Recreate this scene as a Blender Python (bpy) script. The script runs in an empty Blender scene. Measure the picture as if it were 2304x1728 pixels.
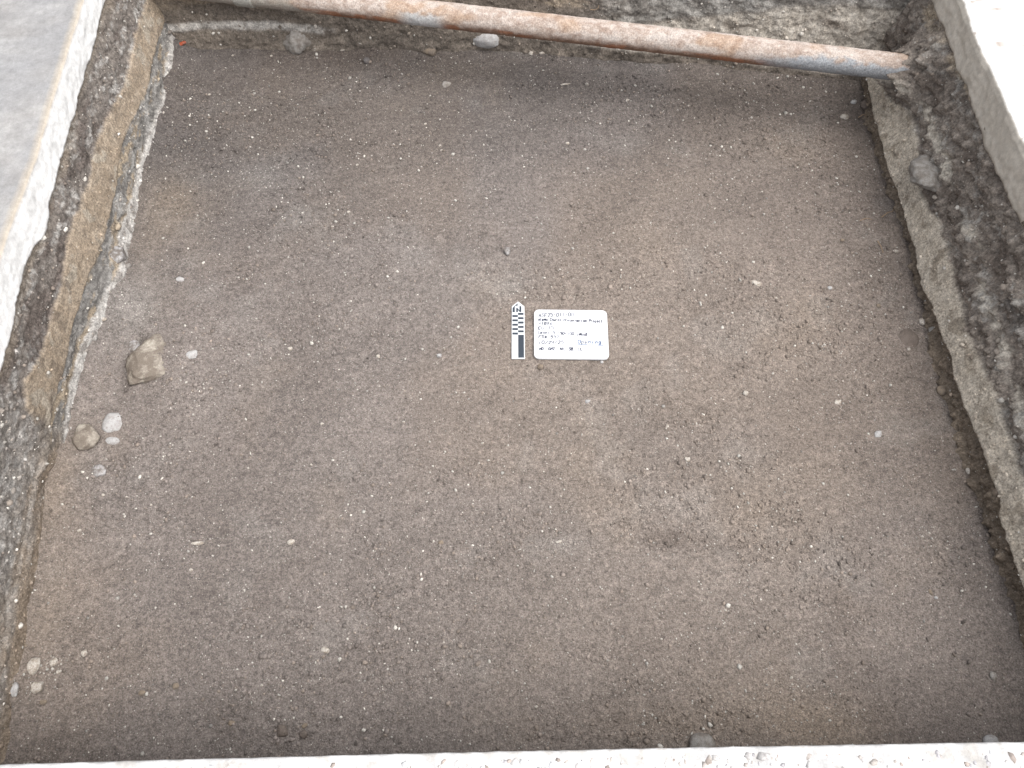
import bpy, bmesh, math, re
import numpy as np
from mathutils import Vector, Matrix, noise as mnoise

# ------------------------------------------------------------------ camera, sky, sun, exposure
scn = bpy.context.scene
CAM_H, PITCH, FPX = 1.52, math.radians(63.6), 1667.0        # metres above pit floor, tilt down, focal length (px of a 2304 px wide frame)
cam_d = bpy.data.cameras.new('camera')
cam = bpy.data.objects.new('camera', cam_d)
scn.collection.objects.link(cam)
cam.location = (0, 0, CAM_H)
cam.rotation_euler = (math.pi / 2 - PITCH, 0, 0)
cam_d.sensor_width = 36.0
cam_d.lens = FPX / 2304.0 * 36.0
cam_d.clip_start = 0.02
cam_d.clip_end = 2000
scn.camera = cam

SUN_EL, SUN_AZ = math.radians(64), math.radians(112)         # azimuth clockwise from +Y
world = bpy.data.worlds.new('World'); scn.world = world; world.use_nodes = True
nt = world.node_tree; nt.nodes.clear()
w_out = nt.nodes.new('ShaderNodeOutputWorld'); w_bg = nt.nodes.new('ShaderNodeBackground')
w_sky = nt.nodes.new('ShaderNodeTexSky'); w_hsv = nt.nodes.new('ShaderNodeHueSaturation')
w_sky.sky_type = 'NISHITA'; w_sky.sun_disc = False
w_sky.sun_elevation = SUN_EL; w_sky.sun_rotation = SUN_AZ
w_sky.dust_density = 4.0; w_sky.air_density = 1.0; w_sky.ozone_density = 1.0
w_hsv.inputs['Saturation'].default_value = 0.22             # overcast: a grey sky
nt.links.new(w_sky.outputs[0], w_hsv.inputs['Color']); nt.links.new(w_hsv.outputs[0], w_bg.inputs['Color'])
w_bg.inputs['Strength'].default_value = 0.15
nt.links.new(w_bg.outputs[0], w_out.inputs['Surface'])
sun_d = bpy.data.lights.new('sun', 'SUN'); sun = bpy.data.objects.new('sun', sun_d); scn.collection.objects.link(sun)
sun_d.energy = 1.2; sun_d.angle = math.radians(65); sun_d.color = (1.0, 0.965, 0.92)
sdir = Vector((math.cos(SUN_EL) * math.sin(SUN_AZ), math.cos(SUN_EL) * math.cos(SUN_AZ), math.sin(SUN_EL)))
sun.rotation_euler = sdir.to_track_quat('Z', 'Y').to_euler()
sun.location = (4, 1, 5)
vs = scn.view_settings
vs.view_transform = 'Standard'; vs.look = 'None'; vs.gamma = 1.0; vs.use_curve_mapping = False; vs.exposure = 0.88

# ------------------------------------------------------------------ helpers
col = scn.collection
rng = np.random.default_rng(7)
SP, CP = math.sin(PITCH), math.cos(PITCH)

def at(px, py, z=0.0):
    """the point at height z that is seen at photo pixel (px, py) -> x, y, metres per pixel"""
    x = (px - 1152) / FPX; y = (py - 864) / FPX
    d = (CAM_H - z) / (SP + y * CP)
    return x * d, (CP - y * SP) * d, d / FPX

_T = np.random.default_rng(3).random((8, 256, 256))
def vn(x, y, seed=0):
    t = _T[seed % 8]; x = x + 17.3 * seed; y = y + 9.7 * seed
    xi = np.floor(x).astype(int); yi = np.floor(y).astype(int)
    fx = x - xi; fy = y - yi
    fx = fx * fx * (3 - 2 * fx); fy = fy * fy * (3 - 2 * fy)
    a = t[xi % 256, yi % 256]; b = t[(xi + 1) % 256, yi % 256]
    c = t[xi % 256, (yi + 1) % 256]; d = t[(xi + 1) % 256, (yi + 1) % 256]
    return (a * (1 - fx) + b * fx) * (1 - fy) + (c * (1 - fx) + d * fx) * fy
def fbm(x, y, octaves=4, seed=0):
    s = 0.0; a = 0.5; n = 0.0
    for i in range(octaves):
        s = s + a * vn(x * .8 - y * .6, x * .6 + y * .8, seed + i); n += a; a *= 0.5
        x, y = (x * .8 - y * .6) * 2.03 + 11.7, (x * .6 + y * .8) * 2.03 + 3.1
    return s / n            # 0..1, mean .5
def worley(x, y, seed=0):
    xi = np.floor(x).astype(int); yi = np.floor(y).astype(int)
    best = np.full(np.shape(x), 9.0); bid = np.zeros(np.shape(x))
    for dx in (-1, 0, 1):
        for dy in (-1, 0, 1):
            cx, cy = xi + dx, yi + dy
            jx = _T[seed % 8][cx % 256, cy % 256]; jy = _T[(seed + 1) % 8][cx % 256, cy % 256]
            d = np.hypot(cx + jx - x, cy + jy - y)
            m = d < best
            best = np.where(m, d, best); bid = np.where(m, _T[(seed + 2) % 8][cx % 256, cy % 256], bid)
    return best, bid
def ss(a, b, x):
    t = np.clip((x - a) / (b - a), 0, 1)
    return t * t * (3 - 2 * t)
def mix(a, b, t):
    t = np.asarray(t)[..., None]
    return np.asarray(a) * (1 - t) + np.asarray(b) * t

def tag(o, label=None, cat=None, group=None, kind=None):
    if label: o['label'] = label
    if cat: o['category'] = cat
    if group: o['group'] = group
    if kind: o['kind'] = kind
    return o
def empty(name, loc, rz=0.0):
    o = bpy.data.objects.new(name, None); col.objects.link(o)
    o.location = loc; o.rotation_euler = (0, 0, rz); o.empty_display_size = 0.05
    return o
def np_mesh(name, verts, faces, mat, cols=None, smooth=True, parent=None):
    """verts (n,3); faces (m,3) or (m,4) -> one mesh object"""
    verts = np.asarray(verts, np.float32); faces = np.asarray(faces, np.int32)
    me = bpy.data.meshes.new(name); k = faces.shape[1]
    me.vertices.add(len(verts)); me.vertices.foreach_set('co', verts.ravel())
    me.loops.add(faces.size); me.loops.foreach_set('vertex_index', faces.ravel())
    me.polygons.add(len(faces)); me.polygons.foreach_set('loop_start', np.arange(0, faces.size, k, dtype=np.int32))
    me.update(calc_edges=True)
    if smooth: me.polygons.foreach_set('use_smooth', np.ones(len(faces), bool))
    if cols is not None:
        ca = me.color_attributes.new('Col', 'FLOAT_COLOR', 'POINT')
        c4 = np.ones((len(verts), 4), np.float32); c4[:, :3] = np.clip(cols, 0.002, 1)
        ca.data.foreach_set('color', c4.ravel())
    me.materials.append(mat); me.validate()
    o = bpy.data.objects.new(name, me); col.objects.link(o)
    if parent: o.parent = parent
    return o
def grid_faces(n, m, flip=False):
    i = np.arange(n - 1)[:, None] * m + np.arange(m - 1)[None, :]
    f = np.stack([i, i + m, i + m + 1, i + 1], -1).reshape(-1, 4)
    return f[:, ::-1] if flip else f

# ------------------------------------------------------------------ materials
def base_mat(name, rough=0.95, spec=0.15):
    m = bpy.data.materials.new(name); m.use_nodes = True
    n = m.node_tree.nodes; b = n['Principled BSDF']
    b.inputs['Roughness'].default_value = rough; b.inputs['Specular IOR Level'].default_value = spec
    return m, n, m.node_tree.links, b
def noise_node(n, l, co, scale, detail=4, rough=0.6):
    t = n.new('ShaderNodeTexNoise'); t.inputs['Scale'].default_value = scale
    t.inputs['Detail'].default_value = detail; t.inputs['Roughness'].default_value = rough
    l.new(co, t.inputs['Vector']); return t.outputs['Fac']
def map_range(n, l, v, a, b, c, d):
    r = n.new('ShaderNodeMapRange'); l.new(v, r.inputs[0])
    for i, q in enumerate((a, b, c, d)): r.inputs[i + 1].default_value = q
    return r.outputs[0]
def math_node(n, l, op, a, b):
    r = n.new('ShaderNodeMath'); r.operation = op
    for i, q in enumerate((a, b)):
        if isinstance(q, (int, float)): r.inputs[i].default_value = q
        else: l.new(q, r.inputs[i])
    return r.outputs[0]
def mix_col(n, l, fac, a, b, mode='MIX'):
    r = n.new('ShaderNodeMix'); r.data_type = 'RGBA'; r.blend_type = mode
    for s, q in (('Factor_Float', fac), ('A_Color', a), ('B_Color', b)):
        i = [x for x in r.inputs if x.identifier == s][0]
        if isinstance(q, (int, float)): i.default_value = q
        elif isinstance(q, tuple): i.default_value = (*q, 1)
        else: l.new(q, i)
    return [x for x in r.outputs if x.identifier == 'Result_Color'][0]

def soil_mat(name, specks=True, bump=0.5, contrast=0.45, vcol=True, colour=(.12, .1, .09), fine=330, rough=0.95, speck_col=(.55, .52, .47), speck_lim=.962):
    m, n, l, b = base_mat(name, rough)
    tc = n.new('ShaderNodeTexCoord'); co = tc.outputs['Object']
    if vcol:
        a = n.new('ShaderNodeAttribute'); a.attribute_name = 'Col'; c = a.outputs['Color']
    else:
        r = n.new('ShaderNodeRGB'); r.outputs[0].default_value = (*colour, 1); c = r.outputs[0]
    f1 = noise_node(n, l, co, fine, 5, 0.72)
    f2 = noise_node(n, l, co, fine / 7, 4, 0.6)
    k = map_range(n, l, f1, 0.28, 0.72, 1 - contrast, 1 + contrast)
    f3 = noise_node(n, l, co, fine / 2.6, 3, 0.6)
    k2 = math_node(n, l, 'MULTIPLY', map_range(n, l, f2, 0.3, 0.7, 0.86, 1.14), map_range(n, l, f3, 0.3, 0.7, 1 - contrast * .45, 1 + contrast * .45))
    kk = math_node(n, l, 'MULTIPLY', k, k2)
    c = mix_col(n, l, 1.0, c, kk, 'MULTIPLY')
    if specks:
        for sc, lim, rad in ((260, speck_lim, .34), (520, speck_lim, .4)):
            v = n.new('ShaderNodeTexVoronoi'); v.inputs['Scale'].default_value = sc; l.new(co, v.inputs['Vector'])
            sep = n.new('ShaderNodeSeparateColor'); l.new(v.outputs['Color'], sep.inputs[0])
            g = math_node(n, l, 'MULTIPLY', math_node(n, l, 'GREATER_THAN', sep.outputs[0], lim),
                          math_node(n, l, 'LESS_THAN', v.outputs['Distance'], rad))
            g = math_node(n, l, 'MULTIPLY', g, map_range(n, l, sep.outputs[1], 0, 1, .08, .6))
            c = mix_col(n, l, g, c, speck_col)
    l.new(c, b.inputs['Base Color'])
    bp = n.new('ShaderNodeBump'); bp.inputs['Strength'].default_value = bump; bp.inputs['Distance'].default_value = 0.003
    l.new(f1, bp.inputs['Height'])
    l.new(bp.outputs[0], b.inputs['Normal'])
    return m
M_FLOOR = soil_mat('soil_floor', True, 1.0, 0.66)
M_WALL = soil_mat('soil_wall', True, 1.0, 0.62, fine=230, speck_lim=.95, speck_col=(.36, .34, .31))
M_CRUMB = soil_mat('soil_crumb', False, 0.3, 0.3)
M_CONC = soil_mat('concrete', False, 0.25, 0.13, fine=420, rough=0.9)
M_CONC_FACE = M_CONC
def stone_mat(name, c1, c2, thresh=.5, scale=60, bump=.7, contrast=.34, dirty=.5):
    m, n, l, b = base_mat(name, 0.85, 0.25)
    tc = n.new('ShaderNodeTexCoord'); co = tc.outputs['Object']
    f = noise_node(n, l, co, scale, 5, 0.65)
    t = map_range(n, l, f, thresh - .09, thresh + .09, 0, 1)
    c = mix_col(n, l, t, c1, c2)
    g = noise_node(n, l, co, 700, 3, 0.7)
    c = mix_col(n, l, 1.0, c, map_range(n, l, g, .3, .7, 1 - contrast, 1 + contrast), 'MULTIPLY')
    dirt = noise_node(n, l, co, scale * 1.7, 6, 0.72)
    c = mix_col(n, l, map_range(n, l, dirt, .49, .62, 0, dirty), c, (.175, .145, .122))
    l.new(c, b.inputs['Base Color'])
    bp = n.new('ShaderNodeBump'); bp.inputs['Strength'].default_value = bump; bp.inputs['Distance'].default_value = 0.003
    l.new(math_node(n, l, 'ADD', f, math_node(n, l, 'MULTIPLY', g, .6)), bp.inputs['Height']); l.new(bp.outputs[0], b.inputs['Normal'])
    return m
SM = {
 'grey':  stone_mat('grey_limestone', (.34, .32, .295), (.235, .21, .185), .53, 50, bump=1.0),
 'pale':  stone_mat('pale_limestone', (.42, .41, .405), (.32, .30, .285), .60, 90, dirty=.28),
 'white': stone_mat('chalky_limestone', (.50, .46, .41), (.33, .285, .235), .53, 150),
 'tan':   stone_mat('tan_limestone', (.25, .20, .15), (.17, .14, .115), .52),
 'patch': stone_mat('soil_stained_limestone', (.20, .168, .138), (.44, .40, .34), .56, 34, bump=1.0, dirty=.4),
 'dust':  stone_mat('dusty_limestone', (.17, .15, .135), (.40, .39, .39), .52, 80),
 'brown': stone_mat('brown_stone', (.17, .14, .12), (.13, .105, .09), .5),
 'red':   stone_mat('fired_brick', (.38, .085, .04), (.27, .06, .035), .6),
 'dark':  stone_mat('dark_stone', (.15, .14, .135), (.11, .10, .10), .5),
}
def flat_mat(name, c, rough=.5, spec=.3):
    m, n, l, b = base_mat(name, rough, spec)
    tc = n.new('ShaderNodeTexCoord')
    f = noise_node(n, l, tc.outputs['Object'], 90, 3)
    l.new(mix_col(n, l, 1.0, c, map_range(n, l, f, .3, .7, .92, 1.05), 'MULTIPLY'), b.inputs['Base Color'])
    return m
M_WHITE = flat_mat('white_plastic', (.66, .67, .685), .45)
M_BLACK = flat_mat('black_print', (.035, .045, .06), .55)
M_INK = flat_mat('marker_ink', (.03, .035, .07), .6)
M_INKF = flat_mat('faded_marker_ink', (.12, .13, .17), .6)
M_INKB = flat_mat('blue_marker_ink', (.05, .10, .22), .6)

# ------------------------------------------------------------------ pit geometry (measured, metres; floor z = 0)
Z_SLAB_B, Z_SLAB_T = 0.28, 0.36
LF = np.array([(-.2, -.90), (.07, -.912), (.23, -.937), (.36, -.948), (.48, -.973), (.7, -.982), (.83, -.983), (.96, -.955), (1.1, -.957), (1.24, -.964), (1.42, -.962), (1.6, -.964), (1.77, -.97), (2.1, -.985)])
LS = np.array([(-.3, -.945), (.4, -.962), (.68, -.969), (.78, -.98), (.9, -.987), (1.1, -.987), (1.3, -1.0), (1.6, -1.016), (2.2, -1.04)])
RF = np.array([(-.2, 1.005), (.23, .993), (.43, .983), (.64, .976), (.85, .974), (.99, .987), (1.1, .995), (1.22, .993), (1.34, .983), (1.55, .98), (1.7, .995), (2.1, 1.01)])
RS = np.array([(-.3, 1.075), (.8, 1.072), (1.0, 1.068), (1.08, 1.06), (1.23, 1.06), (1.35, 1.054), (1.47, 1.051), (1.6, 1.052), (1.7, 1.049), (2.2, 1.05)])
FF = np.array([(-1.15, 1.85), (-.98, 1.845), (-.63, 1.837), (-.08, 1.838), (.08, 1.822), (.5, 1.768), (1.02, 1.705), (1.15, 1.69)])
FS_LEAN = 0.085
def I(tab, v): return np.interp(v, tab[:, 0], tab[:, 1])
def left_x(y, z):  t = z / Z_SLAB_B; return I(LF, y) * (1 - t) + I(LS, y) * t
def right_x(y, z): t = z / Z_SLAB_B; return I(RF, y) * (1 - t) + I(RS, y) * t
def far_y(x, z):   t = z / Z_SLAB_B; return I(FF, x) + FS_LEAN * t

def on_wall(px, py, which):
    """where the sight line of a photo pixel meets a wall face -> (along, z)"""
    d = np.linspace(.7, 2.9, 3000)
    x = (px - 1152) / FPX; y = (py - 864) / FPX
    X = x * d; Y = (CP - y * SP) * d; Z = CAM_H - (SP + y * CP) * d
    f = {'L': lambda: left_x(Y, Z) - X, 'R': lambda: X - right_x(Y, Z), 'F': lambda: Y - far_y(X, Z)}[which]()
    i = int(np.argmax(f > 0))
    return (X[i] if which == 'F' else Y[i]), Z[i]
def trace(pts, which):
    t = np.array(sorted(on_wall(px, py, which) for px, py in pts))
    return t

# stratum boundaries seen on the left section, as (y, z)
L_W2 = trace([(395, 104), (389, 156), (380, 208), (366, 260), (355, 312), (341, 365), (327, 417), (318, 432), (307, 484), (294, 536), (285, 588), (276, 640), (247, 692), (221, 745), (193, 797), (180, 849), (177, 864), (163, 916), (152, 968), (141, 1016)], 'L')
L_W1 = trace([(391, 52), (381, 104), (372, 156), (366, 208), (349, 260), (331, 312), (315, 365), (305, 417), (299, 432), (281, 484), (262, 536), (254, 588), (238, 640), (216, 692), (194, 745), (174, 797), (161, 849), (156, 864), (148, 916), (139, 968), (134, 1016)], 'L')
L_T2 = trace([(370, 0), (368, 52), (350, 104), (339, 156), (324, 208), (299, 260), (279, 312), (262, 365), (260, 417), (256, 432), (242, 484), (227, 536), (208, 588), (193, 640), (172, 692), (158, 745), (147, 797), (134, 849), (128, 864), (116, 916), (107, 968), (103, 1000)], 'L')
L_T1 = trace([(333, 0), (310, 52), (300, 104), (288, 156), (271, 208), (247, 260), (221, 312), (203, 365), (199, 417), (189, 432), (172, 484), (151, 536), (146, 588), (135, 640), (125, 692), (104, 745), (86, 797), (57, 849), (52, 864), (56, 916), (83, 968), (100, 1000)], 'L')
R_1 = trace([(1955, 172), (1965, 234), (1978, 286), (1991, 339), (2007, 391), (2022, 432), (2038, 484), (2053, 536), (2069, 588), (2077, 640), (2103, 692), (2119, 745), (2139, 797), (2152, 849), (2173, 916), (2194, 968), (2218, 1020), (2233, 1072), (2254, 1124), (2262, 1176), (2280, 1228)], 'R')
R_2 = trace([(1978, 172), (2035, 234), (2053, 286), (2074, 339), (2070, 391), (2077, 432), (2106, 484), (2129, 536), (2142, 588), (2155, 640), (2171, 692), (2186, 745), (2204, 797), (2231, 849), (2246, 864), (2257, 916), (2277, 968), (2293, 1020), (2310, 1072)], 'R')
R_S1 = trace([(2064, 208), (2085, 270), (2108, 339), (2130, 400), (2165, 497), (2191, 549), (2197, 601), (2225, 690), (2249, 770), (2275, 850)], 'R')
R_S2 = trace([(2092, 78), (2140, 160), (2184, 234), (2215, 310), (2246, 391), (2290, 480)], 'R')
F_W = trace([(398, 64), (450, 58), (520, 57), (576, 57), (630, 60), (680, 64), (732, 68)], 'F')
F_T2 = trace([(1400, 60), (1517, 45), (1600, 38), (1725, 22), (1800, 10), (1900, 10)], 'F')
F_T1 = trace([(1400, 110), (1517, 120), (1725, 150), (1900, 170)], 'F')

# ------------------------------------------------------------------ pit floor
STEP = 0.0035
gx = np.arange(-1.06, 1.12, STEP); gy = np.arange(-0.10, 1.95, STEP)
GX, GY = np.meshgrid(gx, gy, indexing='ij')
def blob(X, Y, px, py, rx, ry=None):
    x, y, mp = at(px, py); ry = ry or rx
    return np.exp(-(((X - x) / (rx * mp)) ** 2 + ((Y - y) / (ry * mp * 1.1)) ** 2))
def roughness(X, Y):
    r = .85 * ss(.45, .62, fbm(X * 3.1 + 5, Y * 4.2, 4, 1)) * (.45 + .55 * ss(.4, .55, fbm(X * 17, Y * 17, 3, 3)))
    for px, py, rx, ry, a in ((760, 330, 260, 60, .7), (450, 300, 120, 120, .6), (1480, 930, 110, 40, .4), (1700, 830, 60, 50, .4), (1510, 1215, 55, 22, .8), (1890, 1390, 60, 80, .5), (1650, 1640, 250, 60, .4), (820, 160, 200, 50, .6)):
        r = r + a * blob(X, Y, px, py, rx, ry)
    return np.clip(r, 0, 1)
def floor_h(X, Y):
    r = roughness(X, Y)
    h = .010 * (fbm(X * 1.7, Y * 1.7, 3, 2) - .5) + .006 * (fbm(X * 7, Y * 7, 3, 4) - .5)
    h += (.0035 + .004 * r) * (fbm(X * 28, Y * 28, 3, 3) - .5)
    w, wid = worley(X * 95, Y * 95, 1)
    h += r * (.0068 * (fbm(X * 80, Y * 80, 3, 5) - .5) + .0052 * wid * np.clip(.62 - w, 0, 1))
    h += (.0010 + .0022 * r) * (fbm(X * 210, Y * 210, 2, 6) - .5)
    h += .0026 * (1 - r) * (fbm((X * .95 + Y * .3) * 8, (Y * .95 - X * .3) * 62, 3, 1) - .5)
    # shallow trowel edges
    tr = fbm(X * 4 + 3 * Y, Y * 9, 2, 7)
    h += .0016 * (ss(.50, .525, tr) - .5) * ss(.35, .6, fbm(X * 2.3, Y * 2.3, 2, 0))
    # toe of the sections
    dl = X - I(LF, Y); dr = I(RF, Y) - X; df = I(FF, X) - Y
    n = .5 + fbm(X * 12, Y * 12, 3, 1)
    h += .035 * n * np.exp(-np.clip(dl, 0, 9) / .022) + .012 * n * np.exp(-np.clip(df, 0, 9) / .03) + .006 * n * np.exp(-np.clip(dr, 0, 9) / .02)
    h += .022 * blob(X, Y, 285, 680, 40, 70) + .012 * blob(X, Y, 300, 600, 30, 40)
    # earth around the buried boulder and the groove behind it
    h += .014 * blob(X, Y, 350, 800, 75, 75) - .024 * blob(X, Y, 287, 820, 17, 60) - .016 * blob(X, Y, 320, 765, 40, 14) + .012 * blob(X, Y, 395, 830, 40, 50)
    h -= .003 * blob(X, Y, 1500, 1215, 50, 16) + .004 * blob(X, Y, 1655, 1225, 40, 14)
    # the floor dips along the undercut right section
    h -= .010 * np.exp(-np.clip(dr, 0, 9) / .05)
    return h
GH = floor_h(GX, GY)
def floor_z(x, y):
    i = (np.asarray(x) - gx[0]) / STEP; j = (np.asarray(y) - gy[0]) / STEP
    i = np.clip(i, 0, len(gx) - 1.01); j = np.clip(j, 0, len(gy) - 1.01)
    a = i.astype(int); b = j.astype(int); u = i - a; v = j - b
    return (GH[a, b] * (1 - u) + GH[a + 1, b] * u) * (1 - v) + (GH[a, b + 1] * (1 - u) + GH[a + 1, b + 1] * u) * v
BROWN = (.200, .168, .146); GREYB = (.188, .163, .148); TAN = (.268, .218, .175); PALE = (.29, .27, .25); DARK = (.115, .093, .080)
def floor_col(X, Y):
    c = mix(GREYB, BROWN, ss(.38, .62, fbm(X * 2.2 + 4, Y * 2.2, 4, 2) + .10 * X))
    c = c * (0.86 + .28 * fbm(X * 5.5, Y * 5.5, 4, 3))[..., None] * (.90 + .20 * fbm((X * .95 + Y * .3) * 10, (Y * .95 - X * .3) * 55, 3, 6))[..., None]
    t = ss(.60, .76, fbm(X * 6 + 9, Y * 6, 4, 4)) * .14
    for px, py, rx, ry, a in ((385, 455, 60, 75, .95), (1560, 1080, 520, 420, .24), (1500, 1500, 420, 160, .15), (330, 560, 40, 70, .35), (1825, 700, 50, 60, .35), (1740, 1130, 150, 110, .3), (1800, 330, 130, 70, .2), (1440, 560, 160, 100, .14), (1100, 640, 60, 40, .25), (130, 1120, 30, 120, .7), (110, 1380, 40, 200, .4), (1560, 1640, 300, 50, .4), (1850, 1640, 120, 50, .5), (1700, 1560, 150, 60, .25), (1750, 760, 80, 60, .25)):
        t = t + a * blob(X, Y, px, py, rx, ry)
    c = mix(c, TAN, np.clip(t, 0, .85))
    g = ss(.66, .80, fbm(X * 9, Y * 9 + 3, 3, 5)) * .16
    for px, py, rx, ry, a in ((590, 395, 60, 35, .32), (440, 400, 40, 20, .25), (700, 480, 60, 30, .2), (1150, 640, 40, 25, .25), (300, 700, 60, 80, .45), (1270, 1225, 50, 20, .3), (1000, 620, 200, 80, .08)):
        g = g + a * blob(X, Y, px, py, rx, ry)
    c = mix(c, PALE, np.clip(g, 0, .8))
    d = ss(.62, .74, fbm(X * 4.4, Y * 4.4 + 7, 4, 6)) * .15
    for px, py, rx, ry, a in ((1500, 1210, 60, 24, .5), (1620, 1225, 75, 18, .42), (1890, 1380, 40, 60, .35), (800, 120, 200, 35, .45), (560, 170, 120, 50, .25)):
        d = d + a * blob(X, Y, px, py, rx, ry)
    # greyer, darker floor tone towards the far left corner
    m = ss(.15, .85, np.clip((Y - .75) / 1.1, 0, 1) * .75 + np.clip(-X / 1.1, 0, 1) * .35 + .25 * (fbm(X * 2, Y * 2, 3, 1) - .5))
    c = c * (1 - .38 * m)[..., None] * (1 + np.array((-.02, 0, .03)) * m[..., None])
    return mix(c, DARK, np.clip(d, 0, .7))
V = np.stack([GX, GY, GH], -1).reshape(-1, 3)
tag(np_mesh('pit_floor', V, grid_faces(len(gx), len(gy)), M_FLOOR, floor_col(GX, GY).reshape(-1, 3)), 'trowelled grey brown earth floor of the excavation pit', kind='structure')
del V

# ------------------------------------------------------------------ earth sections (pit walls)
WZ = np.arange(-.03, .2895, .003)
def left_layers(y, z):
    e = (fbm(y * 22, z * 22, 4, 1) - .5)
    w2 = I(L_W2, y) - .002 + .006 * e; w1 = I(L_W1, y) + .002 + .009 * e; t2 = I(L_T2, y) + .012 * (fbm(y * 30, z * 30 + 5, 3, 2) - .5); t1 = I(L_T1, y) + .014 * (fbm(y * 26, z * 26, 3, 3) - .5)
    k = .003
    white = ss(-k, k, z - w2) * ss(-k, k, w1 - z) * ss(.56, .62, y)
    tan = ss(-k, k, z - t2) * ss(-k, k, t1 - z) * ss(.60, .63, y + .04 * e)
    up = ss(-k, k, z - t1)
    mid = ss(-k, k, z - w1) * ss(-k, k, t2 - z)
    return white, tan, up, mid
def left_col(y, z):
    white, tan, up, mid = left_layers(y, z)
    n1 = fbm(y * 14, z * 60, 4, 4); n2 = fbm(y * 60, z * 60, 3, 5)
    c = mix((.125, .108, .094), (.17, .145, .12), n1)
    c = mix(c, mix((.20, .19, .178), (.28, .232, .175), ss(.50, .60, n1)) * (.7 + .6 * n2)[..., None], mid)
    c = mix(c, (.30, .29, .275), mid * ss(.55, .68, fbm(y * 24, z * 60 + 2, 4, 1)) * .7)
    st = fbm(y * 16 + z * 5 + 3, z * 70, 5, 6); sp = fbm(y * 95, z * 95, 3, 2)
    u = mix((.145, .127, .115), (.215, .190, .168), n1) * (.7 + .6 * sp)[..., None]
    u = mix(u, (.37, .355, .335), ss(.47, .62, st) * ss(.38, .58, sp) * .8)
    u = mix(u, (.088, .069, .061), ss(.55, .68, fbm(y * 12, z * 40 + 9, 4, 3)) * .6)
    u = mix(u, (.24, .20, .155), ss(.245, .275, z + .03 * (n1 - .5)) * .55)
    c = mix(c, u, up)
    near = 1 - ss(.50, .66, y + .10 * (n1 - .5))
    g = mix((.20, .182, .165), (.40, .385, .365), ss(.45, .68, fbm(y * 45, z * 80, 5, 7)) * .6) * (.55 + .9 * fbm(y * 110, z * 110, 3, 2))[..., None]
    g = mix(g, (.225, .18, .138), 1 - ss(.03, .12, z + .08 * (n1 - .5)))
    c = mix(c, g, near)
    wc = mix((.46, .44, .415), (.27, .25, .23), ss(.5, .72, n2))
    c = mix(c, wc, white)
    tc = mix((.285, .225, .165), (.36, .30, .235), n2); tc = mix(tc, (.40, .36, .30), ss(.64, .72, fbm(y * 28 + 7, z * 28, 3, 2)) * .6); tc = mix(tc, (.15, .12, .095), ss(.66, .76, fbm(y * 35, z * 35, 3, 0)) * .6)
    c = mix(c, tc, tan)
    return c
def left_disp(y, z):                       # towards the pit
    white, tan, up, mid = left_layers(y, z)
    w, wid = worley(y * 48, z * 48, 2)
    rough = .14 + .50 * (1 - np.clip(tan, 0, 1)) * (1 - .5 * np.clip(white, 0, 1)) * (.5 + .5 * ss(.4, .7, y))
    d = rough * (.020 * (fbm(y * 30, z * 30, 4, 1) - .5) + .010 * wid * np.clip(.6 - w, 0, 1) + .009 * (fbm(y * 110, z * 110, 2, 2) - .5))
    d += .004 * white + .003 * tan - .004 * up + .014 * (fbm(y * 5, z * 7, 3, 3) - .5)
    d += .02 * np.exp(-((y - 1.05) / .05) ** 2 - ((z - .035) / .03) ** 2) - .010 * np.exp(-((y - .50) / .02) ** 2 - ((z - .03) / .03) ** 2)
    return d
def right_layers(y, z):
    e = fbm(y * 22, z * 22, 4, 2) - .5
    b = I(R_1, y) + .006 * e; t = I(R_2, y) - .007 + .014 * (fbm(y * 16, z * 20, 4, 3) - .5)
    return b, t, ss(-.003, .003, z - b), ss(-.006, .006, t - z)
def right_col(y, z):
    b, t, above, below = right_layers(y, z)
    n1 = fbm(y * 14, z * 60, 4, 4); n2 = fbm(y * 60, z * 60, 3, 5)
    base = mix((.16, .128, .10), (.23, .185, .14), n1)
    tan = mix((.43, .375, .305), (.54, .485, .41), n2); tan = mix(tan, (.20, .165, .125), ss(.60, .74, fbm(y * 30, z * 40, 3, 0)) * .6)
    sp = fbm(y * 95, z * 95, 3, 2)
    up = mix((.19, .162, .14), (.28, .243, .208), n1) * (.65 + .7 * sp)[..., None]
    s1 = np.exp(-((z - I(R_S1, y) - .012 * (n1 - .5)) / .011) ** 2) * ss(.40, .55, fbm(y * 18, z * 18, 3, 6))
    up = mix(up, (.50, .455, .39), np.clip(s1 * 1.3, 0, .9))
    s2 = ss(-.006, .010, z - I(R_S2, y) + .03 * (n1 - .5)) * ss(.35, .55, fbm(y * 12, z * 12, 3, 7))
    up = mix(up, (.42, .35, .265), np.clip(s2, 0, .85))
    up = mix(up, (.34, .325, .30), ss(.54, .68, fbm(y * 20, z * 50, 4, 1)) * ss(.42, .6, sp) * .7)
    up = mix(up, (.085, .066, .055), ss(.56, .68, fbm(y * 14, z * 30 + 9, 4, 3)) * .6)
    c = mix(up, tan, above * below)
    return mix(c, base, 1 - above)
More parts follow.
